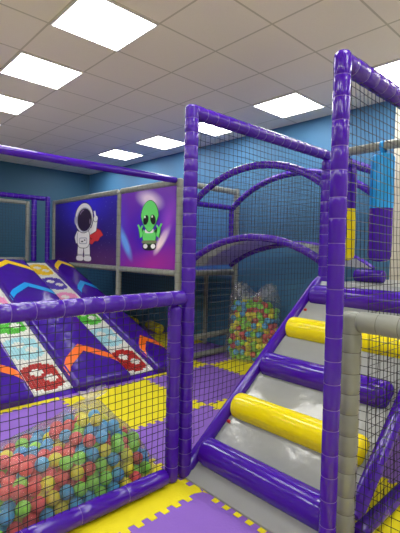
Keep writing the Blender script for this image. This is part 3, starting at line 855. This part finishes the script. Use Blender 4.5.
# upright sack in the corner under the bridge
SB = dict(cx=2.64, cy=1.60)
ux = Vector((-.30, .954, 0)).normalized(); uy = Vector((ux.y, -ux.x, 0))   # wide axis, depth axis
def sack_half(z):
    """half width and half depth of the sack at height z"""
    w = .355 + .055 * math.exp(-((z - .12) / .18) ** 2) - .03 * max(0, z - .5)
    return w, .19 - .02 * max(0, z - .5)
L = lattice((-.45, -.22, BR + .003), (.45, .22, .86))
def in_sack(p, m=0.0):
    w, d = sack_half(p[2]); w -= BR + .006; d -= BR + .006
    q = (abs(p[0]) / w) ** 3 + (abs(p[1]) / d) ** 3
    top = .80 + .05 * math.sin(p[0] * 7 + 1.2) - .08 * abs(p[0])
    return q <= 1 and p[2] < top, q
Lk = np.array([p for p in L if in_sack(p)[0]])
shell = []
for p in Lk:
    w, d = sack_half(p[2])
    if abs(p[0]) > w - .14 or abs(p[1]) > d - .13 or p[2] > .7 or p[2] < .08: shell.append(p)
Lk = np.array(shell) + rng.uniform(-.013, .013, (len(shell), 3))
def push_sack(P):
    P[:, 2] = np.maximum(P[:, 2], BR + .002)
    for k in range(len(P)):
        ok, q = in_sack(P[k])
        if q > 1: P[k, :2] *= (1 / q) ** (1 / 3)
    return P
Q = relax(Lk, push_sack, 30)
PB = np.array([[SB['cx'] + ux.x * p[0] + uy.x * p[1], SB['cy'] + ux.y * p[0] + uy.y * p[1], p[2]] for p in Q])
ALL = np.vstack([PF, PB]); which = np.array([0] * len(PF) + [1] * len(PB))
# which balls show largest: count the pixels each would cover, nearest first
Rm = np.array([rt[:], up[:], fw[:]]); d = (ALL - np.array(CAM[:])) @ Rm.T
W_, H_ = 800, 1066
buf = -np.ones((H_, W_), int)
for k in np.argsort(-d[:, 2]):
    x = W_ / 2 + fpx * 2 * d[k, 0] / d[k, 2]; y = H_ / 2 - fpx * 2 * d[k, 1] / d[k, 2]; r = fpx * 2 * BR / d[k, 2]
    x0, x1, y0, y1 = int(max(0, x - r)), int(min(W_, x + r + 1)), int(max(0, y - r)), int(min(H_, y + r + 1))
    if x0 >= x1 or y0 >= y1: continue
    yy, xx = np.mgrid[y0:y1, x0:x1]
    sub = buf[y0:y1, x0:x1]; sub[(xx - x) ** 2 + (yy - y) ** 2 <= r * r] = k
cnt = np.bincount(buf[buf >= 0].ravel(), minlength=len(ALL))
rank = np.argsort(-cnt); single = set(int(k) for k in rank[:298] if cnt[k] > 0)
def sphere_bm(sub=2):
    bm = bmesh.new(); bmesh.ops.create_icosphere(bm, subdivisions=sub, radius=BR); return bm
ballmesh = {}
for c in BALLCOL:
    me = bpy.data.meshes.new(c + '_ball'); b_ = sphere_bm(3); b_.to_mesh(me); b_.free(); me.materials.append(M['ball_' + c])
    for p in me.polygons: p.use_smooth = True
    ballmesh[c] = me
names = list(BALLCOL)
def pick(k):
    f = which[k] == 0
    x = ALL[k][0]
    if f:
        if x < -.75: pr = (.42, .16, .2, .22)
        elif x < -.45: pr = (.34, .24, .17, .25)
        else: pr = (.16, .28, .34, .22)
    else: pr = (.22, .27, .28, .23) if ALL[k][2] > .25 else (.18, .2, .2, .42)
    return names[rng.choice(4, p=pr)]
rest = {0: bmesh.new(), 1: bmesh.new()}
txt = {0: 'plastic ball in the clear bag lying behind the gate', 1: 'plastic ball in the clear upright sack by the blue wall'}
for k in range(len(ALL)):
    c = pick(k); w = int(which[k])
    if k in single:
        o = bpy.data.objects.new('play_ball', ballmesh[c]); COL.objects.link(o); o.location = ALL[k]
        tag(o, c + ' ' + txt[w], 'ball', '%s balls in the %s' % (c, ('lying bag', 'upright sack')[w]))
    else:
        r = bmesh.ops.create_icosphere(rest[w], subdivisions=2, radius=BR, matrix=Matrix.Translation(ALL[k]))
        for v in r['verts']:
            for f in v.link_faces: f.material_index = names.index(c)
for w, lab in ((0, 'hidden coloured balls deeper in the lying bag behind the gate'), (1, 'coloured balls deeper in the upright sack by the wall')):
    o = obj('ball_filling', rest[w], [M['ball_' + c] for c in names]); tag(o, lab, 'balls', None, 'stuff')

# clear film of the lying bag: follows the heap, gathers into an open neck at its top
t = thing('ball_bag', 'clear plastic bag full of coloured balls lying behind the gate', 'bag', (-.7, .44, 0))
bm = bmesh.new(); nu, nv = 64, 40; G_ = []
for i in range(nu + 1):
    row = []
    for j in range(nv + 1):
        a = PI * j / nv                       # over the heap, front foot to back foot
        x = -1.50 + 1.52 * i / nu
        # find y span at this x where the heap still rises
        u = abs((x - FB['cx']) / (FB['hx'] + .06)); hy = (FB['hy'] + .0) * max(.12, 1 - u ** 2.6) ** (1 / 2.6)
        y = FB['cy'] - hy * math.cos(a)
        y = max(.053, y)
        z = heap(x, y) + .02 + .06 * math.exp(-((x + .42) / .12) ** 2 - ((y - .42) / .13) ** 2) + .016 * noise.noise(Vector((x * 9, y * 9, 3)))
        z = max(.004, z * min(1, (j / 3) ** .5) * min(1, ((nv - j) / 3) ** .5))
        row.append(bm.verts.new((x, y, z)))
    G_.append(row)
for i in range(nu):
    for j in range(nv): bm.faces.new((G_[i][j], G_[i + 1][j], G_[i + 1][j + 1], G_[i][j + 1]))
obj('bag_film', bm, M['film'], t)
bm = bmesh.new(); rings = []
nc = Vector((-.42, .42, heap(-.42, .42) + .075)); nd = Vector((.25, -.1, .96)).normalized()
for q in range(8):
    u = q / 7; ring = []
    rad = .034 - .018 * math.sin(PI * min(1, u * 1.6)) + .03 * u
    for k_ in range(40):
        a = 2 * PI * k_ / 40; rr = rad * (1 + .22 * math.sin(a * 6) * (.2 + u))
        ring.append(bm.verts.new(nc + nd * (-.02 + .075 * u + .012 * u * math.sin(a * 2 + 1)) + Vector((math.cos(a) * rr * 1.3, math.sin(a) * rr, 0))))
    rings.append(ring)
for q in range(7):
    for k_ in range(40): bm.faces.new((rings[q][k_], rings[q][(k_ + 1) % 40], rings[q + 1][(k_ + 1) % 40], rings[q + 1][k_]))
obj('bag_neck', bm, M['film_neck'], t)
# film of the upright sack with two floppy ears at the open top
t = thing('ball_sack', 'clear upright plastic sack of coloured balls by the blue wall under the bridge', 'bag', (SB['cx'], SB['cy'], 0))
bm = bmesh.new(); rings = []; NA = 60
for q in range(40):
    z = .004 + q / 39 * .99; ring = []
    for k_ in range(NA):
        a = 2 * PI * k_ / NA; c, s = math.cos(a), math.sin(a)
        w, dd = sack_half(min(z, .84)); w += .004; dd += .004
        cl = 1 - .12 * max(0, (z - .84) / .15); dd *= 1 - .45 * max(0, (z - .84) / .15)
        e = 1.5
        px_ = w * cl * math.copysign(abs(c) ** (1 / e), c); py_ = dd * math.copysign(abs(s) ** (1 / e), s)
        wr = .010 * noise.noise(Vector((px_ * 9, py_ * 9, z * 5))) + (.02 * math.sin(a * 7 + z * 9) * max(0, (z - .84) / .15))
        px_ *= 1 + wr; py_ *= 1 + wr * 2
        zz = z
        if z > .82:
            ear = .6 + .6 * math.cos(px_ * 2 * PI / .42 + PI) ; zz = .82 + (z - .82) * (.45 + .75 * ear)
        p = Vector((SB['cx'], SB['cy'], zz)) + ux * px_ + uy * py_
        p.x = min(p.x, X1 - .012)
        ring.append(bm.verts.new(p))
    rings.append(ring)
for q in range(39):
    for k_ in range(NA): bm.faces.new((rings[q][k_], rings[q][(k_ + 1) % NA], rings[q + 1][(k_ + 1) % NA], rings[q + 1][k_])).material_index = int(q > 32)
bm.faces.new(rings[0][::-1])
obj('sack_film', bm, [M['film_back'], M['film_mouth']], t)

# ---------------------------------------------------------------- world and view
w = bpy.data.worlds.new('world'); SC.world = w; w.use_nodes = True
w.node_tree.nodes['Background'].inputs['Color'].default_value = (.5, .55, .6, 1); w.node_tree.nodes['Background'].inputs['Strength'].default_value = .3
SC.view_settings.view_transform = 'Standard'; SC.view_settings.look = 'None'
SC.view_settings.exposure = 0.63; SC.view_settings.gamma = 1.0; SC.view_settings.use_curve_mapping = False
SC.cycles.max_bounces = 8; SC.cycles.transparent_max_bounces = 24
